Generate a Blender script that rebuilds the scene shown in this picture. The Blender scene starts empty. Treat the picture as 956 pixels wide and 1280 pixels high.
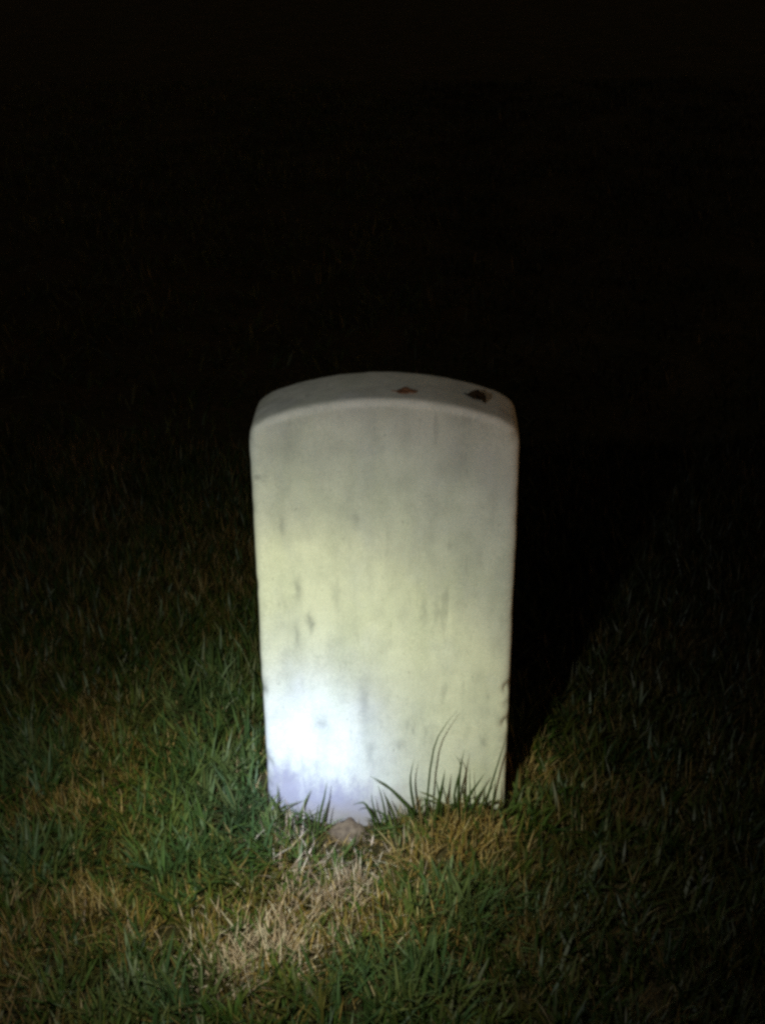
import bpy, bmesh, math, random
import numpy as np
from mathutils import Vector, Matrix, noise

R = math.radians
sc = bpy.context.scene
col = sc.collection
rng = np.random.default_rng(11)
random.seed(5)

# ---------------------------------------------------------------- camera
F_PX, PITCH, ROLL = 1650.0, 0.4540, 0.0083          # focal length in photo pixels (photo 956 x 1280)
CAM = Vector((-0.0017, -1.2475, 1.0210))
cd = bpy.data.cameras.new('camera')
cd.sensor_fit = 'VERTICAL'; cd.sensor_height = 36.0
cd.lens = F_PX / 1280.0 * 36.0
cd.clip_start = 0.02; cd.clip_end = 500
cam = bpy.data.objects.new('camera', cd); col.objects.link(cam)
cam.rotation_mode = 'QUATERNION'
rot = Matrix.Rotation(math.pi/2 - PITCH, 3, 'X') @ Matrix.Rotation(-ROLL, 3, 'Z')
cam.location = CAM; cam.rotation_quaternion = rot.to_quaternion()
sc.camera = cam

# ---------------------------------------------------------------- night sky
w = bpy.data.worlds.new('World'); sc.world = w; w.use_nodes = True
nt = w.node_tree; bg = nt.nodes['Background']
sky = nt.nodes.new('ShaderNodeTexSky'); sky.sky_type = 'NISHITA'; sky.sun_disc = False
sky.sun_elevation = R(12); sky.sun_rotation = R(140)
mx = nt.nodes.new('ShaderNodeMix'); mx.data_type = 'RGBA'; mx.blend_type = 'MULTIPLY'
mx.inputs[0].default_value = 1.0
mx.inputs[7].default_value = (1.0, 0.62, 0.34, 1)     # town glow on a night sky
nt.links.new(sky.outputs[0], mx.inputs[6]); nt.links.new(mx.outputs[2], bg.inputs[0])
bg.inputs[1].default_value = 0.018

# ---------------------------------------------------------------- the hand torch that lights the stone
ld = bpy.data.lights.new('torch_beam', 'SPOT'); ld.energy = 215.0
ld.spot_size = R(120); ld.spot_blend = 0.2; ld.shadow_soft_size = 0.018
lamp = bpy.data.objects.new('torch_beam', ld); col.objects.link(lamp)
LAMP = Vector((-0.18, -0.75, 0.83))                  # held in the photographer's left hand
AIM = Vector((-0.088, 0.0, 0.085))
lamp.location = LAMP
lamp.rotation_mode = 'QUATERNION'
lamp.rotation_quaternion = (AIM - LAMP).to_track_quat('-Z', 'Y')
ld.use_nodes = True
lt = ld.node_tree; le = lt.nodes['Emission']
tc = lt.nodes.new('ShaderNodeTexCoord'); sp = lt.nodes.new('ShaderNodeSeparateXYZ')
lt.links.new(tc.outputs['Normal'], sp.inputs[0])
def lmath(op, a, b=None):
    nd = lt.nodes.new('ShaderNodeMath'); nd.operation = op
    for k, v in enumerate((a, b)):
        if v is None: continue
        if isinstance(v, (int, float)): nd.inputs[k].default_value = v
        else: lt.links.new(v, nd.inputs[k])
    return nd.outputs[0]
lu = sp.outputs[0]
lw = lmath('SQRT', lmath('ADD', lmath('MULTIPLY', lu, lu), lmath('MULTIPLY', sp.outputs[1], sp.outputs[1])))
ang = lmath('ARCTAN2', lw, lmath('ABSOLUTE', sp.outputs[2]))
dv = lt.nodes.new('ShaderNodeMath'); dv.operation = 'DIVIDE'; dv.inputs[1].default_value = R(50)
lt.links.new(ang, dv.inputs[0])
rp = lt.nodes.new('ShaderNodeValToRGB'); rp.color_ramp.interpolation = 'LINEAR'
lt.links.new(dv.outputs[0], rp.inputs[0])
# reflector profile of the torch: cold hot spot, yellowish corona, wide grey spill (degrees, r, g, b)
PROF = [(0.0, .42, .51, .63), (2.2, .40, .48, .59), (3.5, .345, .405, .47), (4.9, .270, .312, .335), (6.0, .225, .252, .238),
        (7.4, .200, .222, .180), (9.6, .185, .200, .145), (11.2, .168, .182, .130), (13.0, .148, .158, .110), (15.0, .096, .103, .079),
        (16.3, .082, .089, .070), (19.0, .056, .061, .052), (20.6, .050, .054, .047), (22.8, .034, .036, .034), (24.9, .028, .029, .027),
        (28.0, .015, .015, .014), (33.0, .005, .0045, .004), (40.0, .001, .0009, .0008), (50.0, 0, 0, 0)]
els = rp.color_ramp.elements
while len(els) < len(PROF): els.new(0.5)
for e, (a, r, g, b) in zip(els, PROF): e.position = a/50.0
for e, (a, r, g, b) in zip(els, PROF):
    e.position = a/50.0; e.color = (r, g, b, 1)
lt.links.new(rp.outputs[0], le.inputs[0]); le.inputs[1].default_value = 1.0

# ---------------------------------------------------------------- film
sc.view_settings.view_transform = 'Standard'; sc.view_settings.look = 'None'
sc.view_settings.exposure = 0.0; sc.view_settings.gamma = 1.0
sc.render.engine = 'CYCLES'
sc.cycles.use_denoising = False
sc.cycles.pixel_filter_type = 'BLACKMAN_HARRIS'
sc.cycles.filter_width = 3.2                        # soft phone lens
sc.cycles.max_bounces = 6

# ================================================================ helpers
def at(px, py, Y):
    """world point on the plane y = Y seen at photo pixel (px, py)"""
    d = rot @ Vector(((px-478)/F_PX, -(py-640)/F_PX, -1.0))
    return CAM + d * ((Y - CAM.y)/d.y)
def ground_at(px, py, z=0.0):
    d = rot @ Vector(((px-478)/F_PX, -(py-640)/F_PX, -1.0))
    return CAM + d * ((z - CAM.z)/d.z)

def tag(o, label=None, cat=None, group=None, kind=None):
    if label: o['label'] = label
    if cat: o['category'] = cat
    if group: o['group'] = group
    if kind: o['kind'] = kind
    return o
def link(name, me, mat=None, parent=None):
    o = bpy.data.objects.new(name, me); col.objects.link(o)
    if mat: me.materials.append(mat)
    if parent: o.parent = parent
    return o
def empty(name, loc=(0, 0, 0)):
    o = bpy.data.objects.new(name, None); col.objects.link(o); o.location = loc
    o.empty_display_size = 0.05
    return o
class NT:
    def __init__(s, name):
        s.m = bpy.data.materials.new(name); s.m.use_nodes = True
        s.t = s.m.node_tree; s.b = s.t.nodes['Principled BSDF']; s.out = s.t.nodes['Material Output']
    def n(s, typ, **kw):
        nd = s.t.nodes.new(typ)
        for k, v in kw.items(): setattr(nd, k, v)
        return nd
    def l(s, a, b): s.t.links.new(a, b)
    def noise(s, vec, scale, detail=3, rough=.5):
        nd = s.n('ShaderNodeTexNoise'); nd.inputs['Scale'].default_value = scale
        nd.inputs['Detail'].default_value = detail; nd.inputs['Roughness'].default_value = rough
        if vec: s.l(vec, nd.inputs['Vector'])
        return nd.outputs['Fac']
    def map(s, vec, scale=(1, 1, 1), loc=(0, 0, 0)):
        nd = s.n('ShaderNodeMapping'); nd.inputs['Scale'].default_value = scale; nd.inputs['Location'].default_value = loc
        s.l(vec, nd.inputs['Vector']); return nd.outputs[0]
    def ramp(s, fac, stops, interp='LINEAR'):
        nd = s.n('ShaderNodeValToRGB'); nd.color_ramp.interpolation = interp
        e = nd.color_ramp.elements
        while len(e) < len(stops): e.new(.5)
        for k, (p, c) in enumerate(stops): e[k].position = p
        for k, (p, c) in enumerate(stops):
            e[k].position = p; e[k].color = (c, c, c, 1) if not hasattr(c, '__len__') else (*c, 1)
        s.l(fac, nd.inputs[0]); return nd.outputs[0]
    def mix(s, fac, a, b, mode='MIX'):
        nd = s.n('ShaderNodeMix', data_type='RGBA', blend_type=mode)
        for sock, v in ((nd.inputs[0], fac), (nd.inputs[6], a), (nd.inputs[7], b)):
            if isinstance(v, (int, float)): sock.default_value = v
            elif isinstance(v, tuple): sock.default_value = (*v, 1)
            else: s.l(v, sock)
        return nd.outputs[2]
    def math(s, op, a, b=None, c=None):
        nd = s.n('ShaderNodeMath', operation=op)
        for k, v in enumerate((a, b, c)):
            if v is None: continue
            if isinstance(v, (int, float)): nd.inputs[k].default_value = v
            else: s.l(v, nd.inputs[k])
        return nd.outputs[0]

# ================================================================ materials
MARKS = [(372, 738, 5, 16, .55), (388, 780, 4, 14, .65), (372, 797, 3, 16, .4), (402, 908, 11, 16, .34), (455, 878, 7, 42, .45), (462, 942, 6, 22, .4),
         (321, 602, 4, 4, .45), (326, 868, 8, 13, .5), (445, 650, 6, 12, .3), (605, 925, 6, 12, .45), (530, 762, 4, 20, .35), (352, 660, 4, 14, .35),
         (420, 745, 5, 20, .3), (545, 765, 3, 14, .35), (600, 700, 4, 12, .25), (500, 930, 8, 8, .3), (420, 560, 26, 14, .22), (560, 585, 30, 16, .2), (360, 560, 14, 20, .18)]
def marble():
    q = NT('weathered_marble'); P = q.n('ShaderNodeTexCoord').outputs['Object']
    xyz = q.n('ShaderNodeSeparateXYZ'); q.l(P, xyz.inputs[0]); X, Y, Z = xyz.outputs
    base = q.mix(q.ramp(q.noise(P, 9, 4, .6), [(.3, 0.0), (.7, 1.0)]), (.70, .70, .63), (.78, .78, .71))
    base = q.mix(q.ramp(q.noise(q.map(P, (1, 1, .5)), 16, 4, .6), [(.46, 0.0), (.72, .55)]), base, (.60, .63, .50))   # algae film
    base = q.mix(q.ramp(q.noise(q.map(P, (1, 1, .6), (3, 1, 2)), 22, 3, .6), [(.52, 0.0), (.75, .5)]), base, (.60, .61, .66))
    gl = q.ramp(q.noise(q.map(P, (1, 1, .45), (8, 3, 5)), 34, 4, .65), [(.42, 0.0), (.68, .60)])
    base = q.mix(gl, base, (.50, .51, .47))
    # thin dark rain streaks and pits
    st = q.ramp(q.noise(q.map(P, (1, 1, .22), (1.7, 0, .3)), 62, 3, .62), [(.575, 0.0), (.68, 1.0)])
    stm = q.ramp(q.noise(q.map(P, (1, 1, .6), (5, 2, 1)), 9, 3, .6), [(.42, 0.0), (.60, 1.0)])
    base = q.mix(q.math('MULTIPLY', q.math('MULTIPLY', st, stm), .42), base, (.30, .31, .30))
    pit = q.ramp(q.noise(q.map(P, (1, 1, .7)), 170, 2, .5), [(.66, 0.0), (.77, 1.0)])
    base = q.mix(q.math('MULTIPLY', pit, .50), base, (.33, .33, .31))
    wr = q.n('ShaderNodeAttribute', attribute_name='pale_edge').outputs['Fac']
    base = q.mix(q.math('MULTIPLY', wr, q.ramp(q.noise(P, 45, 3, .6), [(.3, .35), (.6, .95)])), base, (.86, .85, .80))
    # single stains and bruises in the face
    warp = q.n('ShaderNodeTexNoise'); warp.inputs['Scale'].default_value = 75; warp.inputs['Detail'].default_value = 3; q.l(P, warp.inputs['Vector'])
    wx = q.n('ShaderNodeSeparateXYZ'); q.l(warp.outputs['Color'], wx.inputs[0])
    X2 = q.math('MULTIPLY_ADD', wx.outputs[0], .012, q.math('SUBTRACT', X, .006)); Z2 = q.math('MULTIPLY_ADD', wx.outputs[1], .016, q.math('SUBTRACT', Z, .008))
    for (px, py, rx, rz, k_) in MARKS:
        c_ = at(px, py, 0)
        a_ = q.math('MULTIPLY', q.math('SUBTRACT', X2, c_.x), 1300.0/rx); b_ = q.math('MULTIPLY', q.math('SUBTRACT', Z2, c_.z), 1300.0/rz)
        e_ = q.math('ADD', q.math('MULTIPLY', a_, a_), q.math('MULTIPLY', b_, b_))
        e_ = q.math('MULTIPLY', q.math('POWER', 2.718, q.math('MULTIPLY', e_, -.8)), k_)
        front = q.math('LESS_THAN', Y, .02)
        base = q.mix(q.math('MULTIPLY', e_, front), base, (.24, .25, .25))
    # sugary crystal grain
    gr = q.ramp(q.noise(P, 620, 2, .7), [(.3, .80), (.7, 1.10)])
    base = q.mix(1.0, base, gr, 'MULTIPLY')
    # soil line splashed up the foot of the stone, higher on the left
    edge = q.math('ADD', q.math('MULTIPLY', q.math('SUBTRACT', q.noise(q.map(P, (1, 1, .5)), 48, 5, .7), .5), .15),
                  q.math('MULTIPLY_ADD', X, -.27, .044))
    d = q.math('SUBTRACT', edge, Z)
    soil = q.ramp(q.math('MULTIPLY_ADD', d, 10.0, .5), [(.15, 0.0), (.85, 1.0)], 'EASE')
    sc_ = q.mix(q.ramp(q.math('MULTIPLY_ADD', X, 5.0, .5), [(.35, 0.0), (.70, 1.0)]), (.29, .27, .37), (.50, .43, .33))
    base = q.mix(q.math('MULTIPLY', soil, .80), base, sc_)
    low = q.ramp(q.math('MULTIPLY_ADD', q.math('SUBTRACT', q.math('MULTIPLY', q.noise(P, 40, 4, .6), .05), Z), 26.0, .5), [(.2, 0.0), (.9, .65)])
    base = q.mix(low, base, (.30, .25, .19))
    q.l(base, q.b.inputs['Base Color'])
    q.b.inputs['Roughness'].default_value = .78
    q.b.inputs['Specular IOR Level'].default_value = .25
    h = q.math('ADD', q.math('MULTIPLY', q.noise(P, 130, 4, .6), .6), q.math('MULTIPLY', q.noise(P, 600, 2, .5), .25))
    bm_ = q.n('ShaderNodeBump'); bm_.inputs['Strength'].default_value = .35; bm_.inputs['Distance'].default_value = .002
    q.l(h, bm_.inputs['Height']); q.l(bm_.outputs[0], q.b.inputs['Normal'])
    return q.m
def soil():
    q = NT('soil_and_thatch'); P = q.n('ShaderNodeTexCoord').outputs['Object']
    a = q.ramp(q.noise(P, 60, 5, .65), [(.3, (.030, .024, .013)), (.5, (.070, .055, .028)), (.7, (.130, .100, .052))])
    b = q.ramp(q.noise(P, 5, 3, .5), [(.4, (.026, .030, .011)), (.65, (.070, .055, .028))])
    q.l(q.mix(.5, a, b), q.b.inputs['Base Color'])
    q.b.inputs['Roughness'].default_value = 1.0; q.b.inputs['Specular IOR Level'].default_value = .05
    bm_ = q.n('ShaderNodeBump'); bm_.inputs['Strength'].default_value = .9; bm_.inputs['Distance'].default_value = .01
    q.l(q.noise(P, 90, 5, .7), bm_.inputs['Height']); q.l(bm_.outputs[0], q.b.inputs['Normal'])
    return q.m
def blade_mat(name, spec=.35, trans=.22):
    q = NT(name)
    at_ = q.n('ShaderNodeAttribute', attribute_name='blade_colour')
    q.l(at_.outputs['Color'], q.b.inputs['Base Color'])
    q.b.inputs['Roughness'].default_value = .48; q.b.inputs['Specular IOR Level'].default_value = spec
    tr = q.n('ShaderNodeBsdfTranslucent'); q.l(at_.outputs['Color'], tr.inputs[0])
    ms = q.n('ShaderNodeMixShader'); ms.inputs[0].default_value = trans
    q.l(q.b.outputs[0], ms.inputs[1]); q.l(tr.outputs[0], ms.inputs[2]); q.l(ms.outputs[0], q.out.inputs[0])
    return q.m
def leaf_mat(name, c1, c2):
    q = NT(name); P = q.n('ShaderNodeTexCoord').outputs['Object']
    q.l(q.ramp(q.noise(P, 120, 4, .65), [(.35, c1), (.68, c2)]), q.b.inputs['Base Color'])
    q.b.inputs['Roughness'].default_value = .7; q.b.inputs['Specular IOR Level'].default_value = .2
    return q.m
M_STONE, M_SOIL = marble(), soil()
M_BLADE, M_STRAW = blade_mat('green_grass_blade'), blade_mat('dry_grass_blade', .2, .15)

# ================================================================ ground
def hgt(x, y):
    """gentle unevenness of the turf (numpy arrays)"""
    near = np.exp(-((x/1.1)**2 + ((y+.1)/1.2)**2))
    h = .010*np.sin(7.3*x+1.1)*np.cos(6.1*y-.4) + .006*np.sin(15*x-9*y) + .022*np.sin(1.7*x+.6)*np.sin(1.3*y+2)
    h = h*(.35+.65*(1-near))
    # turf banked a little against the right half of the stone, a worn hollow before its middle
    h = h + .022*np.exp(-(((x-.09)/.07)**2 + ((y+.03)/.06)**2)) + .018*np.exp(-(((x+.17)/.08)**2+((y+.02)/.10)**2)) \
          - .014*np.exp(-(((x+.04)/.045)**2 + ((y+.01)/.05)**2)) - .008*np.exp(-(((x+.03)/.10)**2 + ((y+.14)/.10)**2))
    return h
def ground():
    a = np.concatenate([-np.geomspace(300, 2.4, 26), np.linspace(-2.3, 2.3, 150), np.geomspace(2.4, 300, 26)])
    n = len(a); X, Y = np.meshgrid(a, a)
    far = np.clip((np.hypot(X, Y)-3)/20, 0, 1)
    Z = hgt(X, Y)*(1-far)
    co = np.stack([X, Y, Z], -1).reshape(-1, 3)
    i = np.arange(n*n).reshape(n, n)
    f = np.stack([i[:-1, :-1], i[:-1, 1:], i[1:, 1:], i[1:, :-1]], -1).reshape(-1, 4)
    me = bpy.data.meshes.new('ground'); me.from_pydata(co.tolist(), [], f.tolist()); me.shade_smooth()
    return tag(link('ground', me, M_SOIL), kind='structure')
ground()

# ================================================================ headstone
SW, SH, ARCH, ST = .140, .538, .030, .091         # half width, crown height, rise of the top, thickness
YAW = -0.032
def headstone():
    # outline: straight sides, small rounded shoulders, shallow segmental top
    rad = (SW**2 + ARCH**2)/(2*ARCH); cz = SH - rad
    pts = [(-SW, -.16), (SW, -.16)]
    a0 = math.asin(SW/rad)
    rs = .014                                        # shoulder radius
    zs = cz + rad*math.cos(a0)
    pts.append((SW, zs-rs*1.3))
    N = 30
    arc = [(rad*math.sin(a0*t), cz+rad*math.cos(a0*t)) for t in np.linspace(1, -1, N)]
    top = [p for p in arc if abs(p[0]) < SW-rs]
    pts.append((SW-.0015, zs-rs*.55)); pts.append((SW-.0055, zs-.0005))
    pts += top
    pts.append((-SW+.0055, zs-.0005)); pts.append((-SW+.0015, zs-rs*.55)); pts.append((-SW, zs-rs*1.3))
    bm = bmesh.new()
    fr = [bm.verts.new((x, 0, z)) for x, z in pts]; bk = [bm.verts.new((x, ST, z)) for x, z in pts]
    f0 = bm.faces.new(fr); f1 = bm.faces.new(bk[::-1])
    for k in range(len(pts)):
        j = (k+1) % len(pts); bm.faces.new((fr[j], fr[k], bk[k], bk[j]))
    bmesh.ops.recalc_face_normals(bm, faces=bm.faces)
    eds = list(set(f0.edges) | set(f1.edges))
    bmesh.ops.bevel(bm, geom=eds, offset=.0075, segments=4, profile=.5, affect='EDGES', clamp_overlap=True)
    me = bpy.data.meshes.new('headstone_rough'); bm.to_mesh(me); bm.free()
    o = link('headstone', me)
    md = o.modifiers.new('r', 'REMESH'); md.mode = 'VOXEL'; md.voxel_size = .0034
    sm = o.modifiers.new('s', 'SMOOTH'); sm.factor = .5; sm.iterations = 4
    dg = bpy.context.evaluated_depsgraph_get()
    me2 = bpy.data.meshes.new_from_object(o.evaluated_get(dg))
    o.modifiers.clear(); o.data = me2; me2.name = 'headstone'
    # worn, uneven surface and chipped arrises
    n = len(me2.vertices); co = np.empty(n*3); me2.vertices.foreach_get('co', co); co = co.reshape(-1, 3)
    nr = np.empty(n*3); me2.vertices.foreach_get('normal', nr); nr = nr.reshape(-1, 3)
    e = np.minimum(np.abs(co[:, 0]-SW), np.abs(co[:, 0]+SW))
    ey = np.minimum(np.abs(co[:, 1]), np.abs(co[:, 1]-ST))
    arris = np.exp(-(np.maximum(e, ey)/.010)**2)
    for k in range(n):
        v = Vector(co[k])
        d = .0009*noise.noise(v*11) + .0004*noise.noise(v*60)
        c = noise.noise(v*38+Vector((4, 7, 1)))
        d -= arris[k]*(.0010 + .0035*max(0, c-.25))
        co[k] += nr[k]*d
    chips = [(at(637, 860, 0), .013, .0065), (at(634, 903, 0), .011, .006), (at(634, 880, 0), .007, .003), (at(334, 960, 0), .012, .0045),
             (at(327, 870, 0), .012, .0035), (at(333, 985, 0), .009, .004), (at(321, 602, 0), .004, .002),
             (at(323, 508, 0.03), .010, .003), (at(648, 545, 0), .012, .003), (at(400, 910, 0), .010, .0012)]
    for c, r, dep in chips:
        d2 = ((co-np.array(c))**2).sum(1)
        co -= nr*(dep*np.exp(-d2/(r*.6)**2))[:, None]
    pale_edge = np.exp(-((np.maximum(np.abs(co[:, 1]-.003), 0)/.006)**2)) * np.clip((nr[:, 2]-.12)/.3, 0, 1)  # paler marble colour along the front top edge and the side arrises
    pale_edge = np.maximum(pale_edge, .6*arris)
    wa = me2.attributes.new('pale_edge', 'FLOAT', 'POINT'); wa.data.foreach_set('value', pale_edge.astype(np.float32))
    me2.vertices.foreach_set('co', co.ravel()); me2.update(); me2.shade_smooth()
    me2.materials.clear(); me2.materials.append(M_STONE)
    o.rotation_euler.z = YAW
    tag(o, 'upright white marble headstone with shallow curved top standing in the grass', 'headstone')
    return o
headstone()

# ================================================================ grass
# colour of the turf by place: list of (x, y, rx, ry, dryness)
def g(px, py): p = ground_at(px, py); return p.x, p.y
DRY = [(g(425, 1120), .085, .075, 1.0), (g(325, 1192), .10, .060, 1.0), (g(435, 1052), .06, .035, 1.0), (g(560, 1085), .10, .075, .85), (g(285, 1225), .05, .045, .8),
       (g(105, 1140), .085, .05, .95), (g(150, 1180), .05, .04, .7), (g(120, 900), .05, .07, .75), (g(95, 1010), .06, .05, .7), (g(30, 1200), .07, .06, .7),
       (g(660, 1000), .07, .06, .55), (g(790, 1010), .08, .06, .6), (g(640, 1170), .06, .05, .6), (g(520, 1180), .05, .04, .5), (g(180, 970), .05, .05, .5)]
LUSH = [(g(295, 1040), .085, .060), (g(265, 1000), .06, .07), (g(225, 1100), .055, .04), (g(490, 1235), .09, .05), (g(190, 1250), .08, .04), (g(250, 880), .08, .12),
        (g(40, 960), .05, .06), (g(60, 1080), .06, .04), (g(580, 1150), .06, .05), (g(600, 1020), .05, .02), (g(540, 1030), .06, .02), (g(340, 1030), .04, .03)]
def field(x, y):
    dry = np.zeros_like(x); lush = np.zeros_like(x)
    for (c, rx, ry, s) in DRY: dry = np.maximum(dry, s*np.exp(-(((x-c[0])/rx)**2+((y-c[1])/ry)**2)))
    for (c, rx, ry) in LUSH: lush = np.maximum(lush, np.exp(-(((x-c[0])/rx)**2+((y-c[1])/ry)**2)))
    # turf elsewhere: patchy
    w_ = .5+.5*np.sin(9*x+3*np.sin(5*y+1))*np.sin(7*y+2.5*np.sin(6*x))
    far = np.clip((np.hypot(x, y+.1)-.30)/.35, 0, 1)
    dry = np.maximum(dry, far*.45*w_**1.5)
    return np.clip(dry, 0, 1), lush
ca, sa = math.cos(YAW), math.sin(YAW)
def clear_of_stone(x, y, m=.004):
    u = ca*x + sa*y; v = -sa*x + ca*y
    return (np.abs(u) > SW+m) | (v < -m) | (v > ST+m)

def build_blades(name, x, y, h, wd, azi, lean, curl, colr, mat, seg=3, flop=None):
    """one mesh of tapered curved blades; every array has one value per blade"""
    n = len(x)
    z = hgt(x, y) - .004
    t = np.linspace(0, 1, seg+1)[None, :]                       # n x (seg+1)
    ang = lean[:, None] + curl[:, None]*t                        # angle from the vertical along the blade
    ds = h[:, None]/seg
    am = (ang[:, 1:]+ang[:, :-1])/2
    out = np.concatenate([np.zeros((n, 1)), np.cumsum(np.sin(am)*ds, 1)], 1)
    up = np.concatenate([np.zeros((n, 1)), np.cumsum(np.cos(am)*ds, 1)], 1)
    cx, sx = np.cos(azi)[:, None], np.sin(azi)[:, None]
    px = x[:, None] + cx*out; py = y[:, None] + sx*out; pz = np.maximum(z[:, None] + up, z[:, None]+.001)
    wt = wd[:, None]*.5*np.array([.8, 1.0, .8, .45, .0][:seg] + [0.0])[None, :] if seg < 4 else wd[:, None]*.5*np.array([.8, 1, .85, .55, 0])[None, :]
    tw = azi + np.pi/2 + rng.normal(0, .5, n)
    wx, wy = np.cos(tw)[:, None]*wt, np.sin(tw)[:, None]*wt
    L = np.stack([px-wx, py-wy, pz], -1); Rr = np.stack([px+wx, py+wy, pz], -1)
    # keep blades out of the stone
    nv = 2*seg+1
    V = np.empty((n, nv, 3)); V[:, 0:2*seg:2] = L[:, :seg]; V[:, 1:2*seg:2] = Rr[:, :seg]; V[:, 2*seg] = L[:, seg]
    u = ca*V[..., 0]+sa*V[..., 1]; v = -sa*V[..., 0]+ca*V[..., 1]
    hit = ((np.abs(u) < SW+.001) & (v > -.002) & (v < ST+.002)).any(1)
    V = V[~hit]; colr = colr[~hit]; n = len(V)
    faces = []
    base = (np.arange(n)*nv)[:, None]
    quads = np.concatenate([base + np.array([2*k, 2*k+1, 2*k+3, 2*k+2])[None] for k in range(seg-1)], 0)
    tris = base + np.array([2*seg-2, 2*seg-1, 2*seg])[None]
    me = bpy.data.meshes.new(name)
    me.vertices.add(n*nv); me.vertices.foreach_set('co', V.reshape(-1).astype(np.float32))
    lv = np.concatenate([quads.ravel(), tris.ravel()]).astype(np.int32)
    me.loops.add(len(lv)); me.loops.foreach_set('vertex_index', lv)
    nq, ntri = len(quads), len(tris)
    me.polygons.add(nq+ntri)
    me.polygons.foreach_set('loop_start', np.concatenate([np.arange(nq)*4, nq*4+np.arange(ntri)*3]).astype(np.int32))
    me.update(calc_edges=True); me.validate()
    ca_ = me.color_attributes.new('blade_colour', 'FLOAT_COLOR', 'POINT')
    cc = np.ones((n, nv, 4), np.float32); cc[..., :3] = colr[:, None, :]
    ca_.data.foreach_set('color', cc.ravel())
    me.shade_smooth()
    return link(name, me, mat)

GREENS = np.array([(.062, .110, .018), (.082, .125, .022), (.115, .140, .026), (.050, .095, .026), (.145, .155, .040), (.125, .110, .024)])
STRAWS = np.array([(.46, .31, .12), (.36, .23, .075), (.52, .39, .20), (.30, .180, .055), (.40, .27, .12), (.24, .175, .040)])
PALE_STRAWS = np.array([(.72, .56, .46), (.60, .44, .34), (.78, .66, .55), (.48, .34, .26)])  # paler, pinker straw colours for a few patches
PALE_SPOTS = [(g(325, 1190), .085, .05), (g(410, 1110), .07, .06), (g(360, 1050), .04, .03), (g(270, 1230), .05, .04)]
def tufted(n, x0, x1, y0, y1, spread, per):
    k = max(1, n//per)
    tx, ty = rng.uniform(x0, x1, k), rng.uniform(y0, y1, k)
    i = rng.integers(0, k, n)
    ta, tl = rng.uniform(0, 2*np.pi, k), rng.uniform(.05, .5, k)
    return tx[i]+rng.normal(0, spread, n), ty[i]+rng.normal(0, spread, n), ta[i], tl[i], rng.uniform(0, 1, k)[i]
def painted_shade(x, y):
    # shade painted into the blade colours right of the stone and behind it
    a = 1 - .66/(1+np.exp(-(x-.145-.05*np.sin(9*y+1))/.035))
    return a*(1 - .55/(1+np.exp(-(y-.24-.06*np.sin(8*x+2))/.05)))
def turf(name, n, box, hscale, wscale, kind_dry, label, per=9, spread=.007, seg=3, hole=None):
    x, y, ta, tl, tr = tufted(n, *box, spread, per)
    dry, lush = field(x, y)
    keep = clear_of_stone(x, y)
    if hole: keep &= ~((x > hole[0]) & (x < hole[1]) & (y > hole[2]) & (y < hole[3]))
    if kind_dry: keep &= rng.uniform(0, 1, n) < (.16 + .84*dry)*(1-.72*lush)
    else: keep &= rng.uniform(0, 1, n) < np.clip(1 - .95*dry + .55*lush, .08, 1)
    x, y, ta, tl, tr, dry, lush = (a[keep] for a in (x, y, ta, tl, tr, dry, lush)); n = len(x)
    azi = ta + rng.normal(0, .9, n)
    if kind_dry:
        h = rng.uniform(.014, .046, n)*hscale*np.where((np.abs(x+.035) < .045) & (np.abs(y+.04) < .06), .6, 1); wd = rng.uniform(.0008, .0020, n)*wscale
        lean = np.abs(rng.normal(.60, .50, n)); curl = rng.normal(.25, .5, n)
        c = STRAWS[rng.integers(0, len(STRAWS), n)]*rng.uniform(.65, 1.15, (n, 1))
        pale_w = np.zeros(n)
        for (cc, rx, ry) in PALE_SPOTS: pale_w = np.maximum(pale_w, np.exp(-(((x-cc[0])/rx)**2+((y-cc[1])/ry)**2)))
        c = np.where((rng.uniform(0, 1, n) < pale_w)[:, None], PALE_STRAWS[rng.integers(0, 4, n)]*rng.uniform(.7, 1.1, (n, 1)), c)
        c = c*painted_shade(x, y)[:, None]
    else:
        h = (rng.uniform(.022, .054, n) + .026*lush*rng.uniform(.2, 1, n))*hscale*(1-.25*dry); wd = rng.uniform(.0018, .0042, n)*wscale
        lean = tl + np.abs(rng.normal(.0, .22, n)); curl = rng.normal(.55, .45, n)
        c = GREENS[(tr*len(GREENS)).astype(int)]*rng.uniform(.6, 1.3, (n, 1))
        # fuller blades in the lush tussocks, torch's cold tint painted into their colour
        c = c*(1-.45*lush[:, None]) + .45*lush[:, None]*np.array((.102, .176, .090))
        c = c*painted_shade(x, y)[:, None]
    flat = rng.uniform(0, 1, n) < .06
    lean = np.where(flat, 1.35, lean); curl = np.where(flat, rng.uniform(-.1, .3, n), curl); h = np.where(flat, h*1.6, h)
    o = build_blades(name, x, y, h, wd, azi, np.minimum(lean, 1.45), np.minimum(curl, 1.6), c, M_STRAW if kind_dry else M_BLADE, seg)
    return tag(o, label, 'grass', kind='stuff')
NEAR = (-.85, .85, -.75, 1.15)
turf('grass', 120000, NEAR, 1.0, 1.0, False, 'short green lawn grass growing all round the headstone')
turf('dry_grass', 260000, NEAR, 1.0, 1.0, True, 'dead straw coloured grass in worn patches before the headstone')
turf('distant_grass', 150000, (-4.5, 4.5, -2.2, 6.0), 1.1, 1.7, False, 'dark unlit lawn grass stretching away behind the headstone', per=7, spread=.03, seg=2, hole=NEAR)

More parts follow.
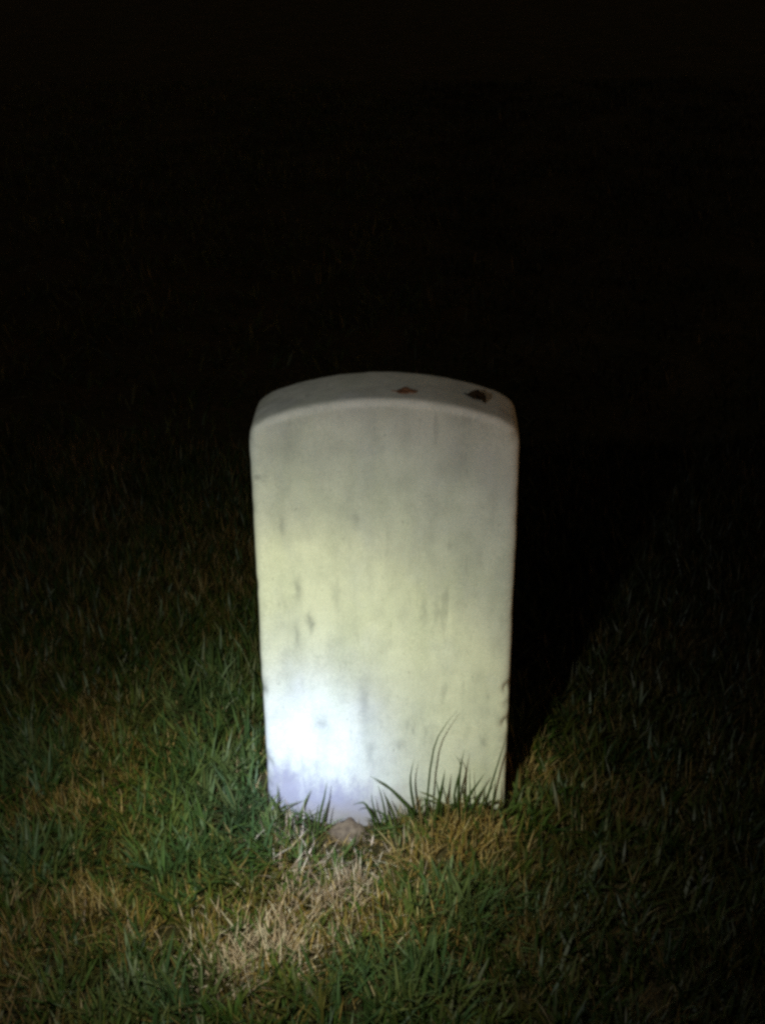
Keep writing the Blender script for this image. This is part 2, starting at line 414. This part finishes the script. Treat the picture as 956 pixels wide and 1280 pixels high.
# ---------------------------------------------------------------- single tall blades before the stone
def ribbon(name, pts, width, colour, parent, mat=None):
    """a grass blade as a thin folded ribbon through 3D points (tapering to its tip)"""
    P = [Vector(p) for p in pts]; N = 9
    dense = []
    for k in range(N):
        s = k/(N-1)*(len(P)-1); i = min(int(s), len(P)-2); u = s-i
        p0, p1, p2, p3 = P[max(i-1, 0)], P[i], P[i+1], P[min(i+2, len(P)-1)]
        dense.append(.5*((2*p1)+(p2-p0)*u+(2*p0-5*p1+4*p2-p3)*u*u+(3*p1-p0-3*p2+p3)*u**3))
    V, Fc = [], []
    for k, p in enumerate(dense):
        t = k/(N-1); d = (dense[min(k+1, N-1)]-dense[max(k-1, 0)]).normalized()
        side = d.cross(Vector((.25, -1, .2))).normalized(); fold = side.cross(d).normalized()
        hw = width*.62*(min(1, .55+1.6*t) if t < .3 else max(.05, 1-((t-.3)/.7)**1.8))
        V += [p-side*hw, p+fold*hw*.45, p+side*hw, p-fold*width*.12]
        if k:
            b = 4*k
            for q in range(4): Fc.append((b-4+q, b-4+(q+1) % 4, b+(q+1) % 4, b+q))
    Fc += [(3, 2, 1, 0), (4*N-4, 4*N-3, 4*N-2, 4*N-1)]
    me = bpy.data.meshes.new(name); o0 = parent.location
    me.from_pydata([v-o0 for v in V], [], Fc); me.shade_smooth()
    a = me.color_attributes.new('blade_colour', 'FLOAT_COLOR', 'POINT')
    a.data.foreach_set('color', np.tile(np.array((*colour, 1), np.float32), len(V)))
    return link(name, me, mat or M_BLADE, parent)
def tuft(label, blades, yb):
    b0 = blades[0][0][0]; base = at(*b0, yb)
    root = empty('grass_tuft', (base.x, yb, float(hgt(np.array(base.x), np.array(yb)))))
    tag(root, label, 'grass tuft', 'tall grass tufts at the foot of the headstone')
    for path, wd, c, y_a, y_b in blades:
        n = len(path); pts = [at(px, py, y_a+(y_b-y_a)*k/(n-1)) for k, (px, py) in enumerate(path)]
        f = pts[0].copy(); f.z = float(hgt(np.array(f.x), np.array(f.y)))-.006
        if f.z < pts[0].z: pts = [f] + pts
        ribbon('blade', pts, wd, c, root, M_STRAW if c[0] > c[1] else M_BLADE)
    return root
G1, G2, G3, S1 = (.048, .080, .018), (.062, .095, .022), (.080, .105, .028), (.21, .15, .065)
tuft('sparse tuft of long dark grass blades rising against the right of the stone', [
    ([(533, 1030), (535, 985), (541, 940), (551, 914), (571, 888)], .0020, G2, -.030, -.018),
    ([(516, 1018), (500, 998), (482, 981), (462, 970)], .0036, G1, -.034, -.022),
    ([(519, 1020), (514, 990), (513, 970), (517, 950)], .0026, G1, -.028, -.020),
    ([(544, 1026), (550, 995), (553, 980), (556, 962)], .0040, G1, -.036, -.028),
    ([(551, 1010), (547, 985), (545, 974)], .0018, G2, -.034, -.028),
    ([(572, 1026), (573, 990), (575, 962), (580, 938)], .0032, G1, -.032, -.024),
    ([(568, 1020), (568, 990), (574, 968), (576, 955), (569, 944)], .0024, G2, -.028, -.020),
    ([(578, 1024), (586, 996), (595, 982), (606, 966)], .0036, G1, -.036, -.026),
    ([(584, 1022), (597, 996), (612, 976)], .0030, G2, -.030, -.022),
    ([(588, 1016), (587, 985), (587, 956)], .0016, G2, -.026, -.020),
    ([(602, 1024), (611, 990), (621, 958), (635, 912)], .0026, G1, -.034, -.010),
    ([(613, 1026), (617, 998), (619, 972)], .0026, G1, -.034, -.026),
    ([(597, 1026), (604, 1000), (606, 982)], .0028, G2, -.040, -.034),
    ([(482, 1024), (478, 1000), (472, 980)], .0020, G2, -.030, -.022),
    ([(494, 1026), (486, 1004), (480, 992)], .0028, G3, -.038, -.034),
    ([(472, 1026), (466, 1006), (464, 990)], .0018, G2, -.030, -.022),
    ([(468, 1028), (461, 1012), (454, 1003), (441, 1006)], .0030, G1, -.030, -.026),
    ([(556, 1030), (561, 1008), (557, 990)], .0028, S1, -.040, -.034),
    ([(527, 1030), (524, 1010), (528, 996)], .0028, S1, -.040, -.036),
    ([(620, 1030), (624, 1006), (628, 992)], .0024, S1, -.030, -.024),
], -.034)
tuft('few short bluish blades leaning on the stained left foot of the stone', [
    ([(396, 1046), (400, 1018), (405, 998), (409, 976)], .0030, G2, -.034, -.022),
    ([(391, 1048), (395, 1022), (399, 1004)], .0028, G3, -.036, -.028),
    ([(402, 1046), (406, 1020), (411, 1000)], .0022, G2, -.034, -.026),
    ([(388, 1044), (386, 1022), (378, 1015), (369, 1018)], .0024, G2, -.034, -.028),
    ([(352, 1024), (344, 1006), (335, 990)], .0034, G1, -.026, -.018),
    ([(362, 1034), (357, 1014), (356, 1000)], .0026, G3, -.030, -.024),
    ([(374, 1038), (368, 1020), (364, 1004)], .0022, G2, -.030, -.024),
    ([(344, 1030), (347, 1010), (343, 1000)], .0024, G3, -.030, -.024),
], -.034)

# ================================================================ fallen leaves
def leaf(label, loc, length, width, rotz, cup, bend, mat, tilt=(0, 0), group=None, skew=0.0):
    root = empty('dead_leaf', loc); root.rotation_euler = (tilt[0], tilt[1], rotz)
    tag(root, label, 'leaf', group)
    NU, NVv = 13, 7; V, Fc = [], []
    for side in (0, 1):
        for i in range(NU):
            s = i/(NU-1); wv = width*.5*(math.sin(math.pi*s**.85)**.75)*(1+.16*math.sin(17*s+skew))+.0003
            for j in range(NVv):
                t = j/(NVv-1)*2-1
                p = Vector(((s-.5)*length, t*wv, 0))
                p.z = cup*(t*t)*width*(.5+.5*math.sin(math.pi*s)) + bend*length*(4*s*(1-s)) + .06*width*math.sin(9*s+4*t+skew) - .05*width*(1-abs(t))**6
                p.z += (.0007 if side == 0 else 0)
                V.append(p)
    m = NU*NVv
    for i in range(NU-1):
        for j in range(NVv-1):
            a = i*NVv+j
            Fc.append((a, a+NVv, a+NVv+1, a+1)); Fc.append((m+a, m+a+1, m+a+NVv+1, m+a+NVv))
    rim = [(i*NVv, (i+1)*NVv) for i in range(NU-1)] + [((i+1)*NVv+NVv-1, i*NVv+NVv-1) for i in range(NU-1)]
    rim += [(j+1, j) for j in range(NVv-1)] + [((NU-1)*NVv+j, (NU-1)*NVv+j+1) for j in range(NVv-1)]
    for a, b in rim: Fc.append((b, a, m+a, m+b))
    zmin = min(v.z for v in V)
    V = [v-Vector((0, 0, zmin)) for v in V]
    me = bpy.data.meshes.new('leaf_blade'); me.from_pydata(V, [], Fc); me.shade_smooth()
    link('leaf_blade', me, mat, root)
    # stem
    bm = bmesh.new(); prev = None
    z0 = V[NVv//2].z
    for k in range(5):
        u = k/4; c = Vector((-length*.5-u*length*.28+.001, .12*length*u*u, z0+.0004-.2*u*z0+.05*length*u*(1-u))); r = .0006
        ring = [bm.verts.new(c+Vector((0, r*math.cos(q*math.pi/2.5), r*math.sin(q*math.pi/2.5)))) for q in range(5)]
        if prev:
            for q in range(5): bm.faces.new((prev[q], prev[(q+1) % 5], ring[(q+1) % 5], ring[q]))
        else: bm.faces.new(ring)
        prev = ring
    bm.faces.new(prev[::-1])
    ms = bpy.data.meshes.new('stem'); bm.to_mesh(ms); bm.free()
    link('stem', ms, mat, root)
    return root
def on_top(px, py):
    """point on the curved top of the stone under photo pixel"""
    rad = (SW**2+ARCH**2)/(2*ARCH); lo = None
    d = rot @ Vector(((px-478)/F_PX, -(py-640)/F_PX, -1.0)); t = 1.0
    for k in range(4000):
        p = CAM + d*t
        if math.hypot(p.x, p.z-(SH-rad)) < rad and p.z > .4: return p
        t += .0003
M_L1 = leaf_mat('reddish_dead_leaf', (.150, .062, .030), (.30, .150, .085))
M_L2 = leaf_mat('dark_dead_leaf', (.016, .009, .003), (.045, .025, .008))
M_L3 = leaf_mat('tan_dead_leaf', (.085, .058, .038), (.20, .145, .095))
p = on_top(508, 490); leaf('small pale reddish brown leaf lying flat near the middle of the stone top', p+Vector((0, 0, -.001)), .021, .014, R(4), .05, .01, M_L1, (0, R(2)), 'leaves on top of the headstone')
p = on_top(595, 499); leaf('small dark brown curled leaf lying near the right end of the stone top', p+Vector((0, 0, -.0015)), .021, .016, R(-28), .30, .05, M_L2, (0, R(9)), 'leaves on top of the headstone', 2.0)
p = at(434, 1040, -.026); leaf('curled brown dead leaf propped against the foot of the headstone', Vector((p.x, -.019, float(hgt(np.array(p.x), np.array(-.019)))+.009)), .046, .034, R(176), -.34, .10, M_L3, (R(-42), 0), None, 0.3)
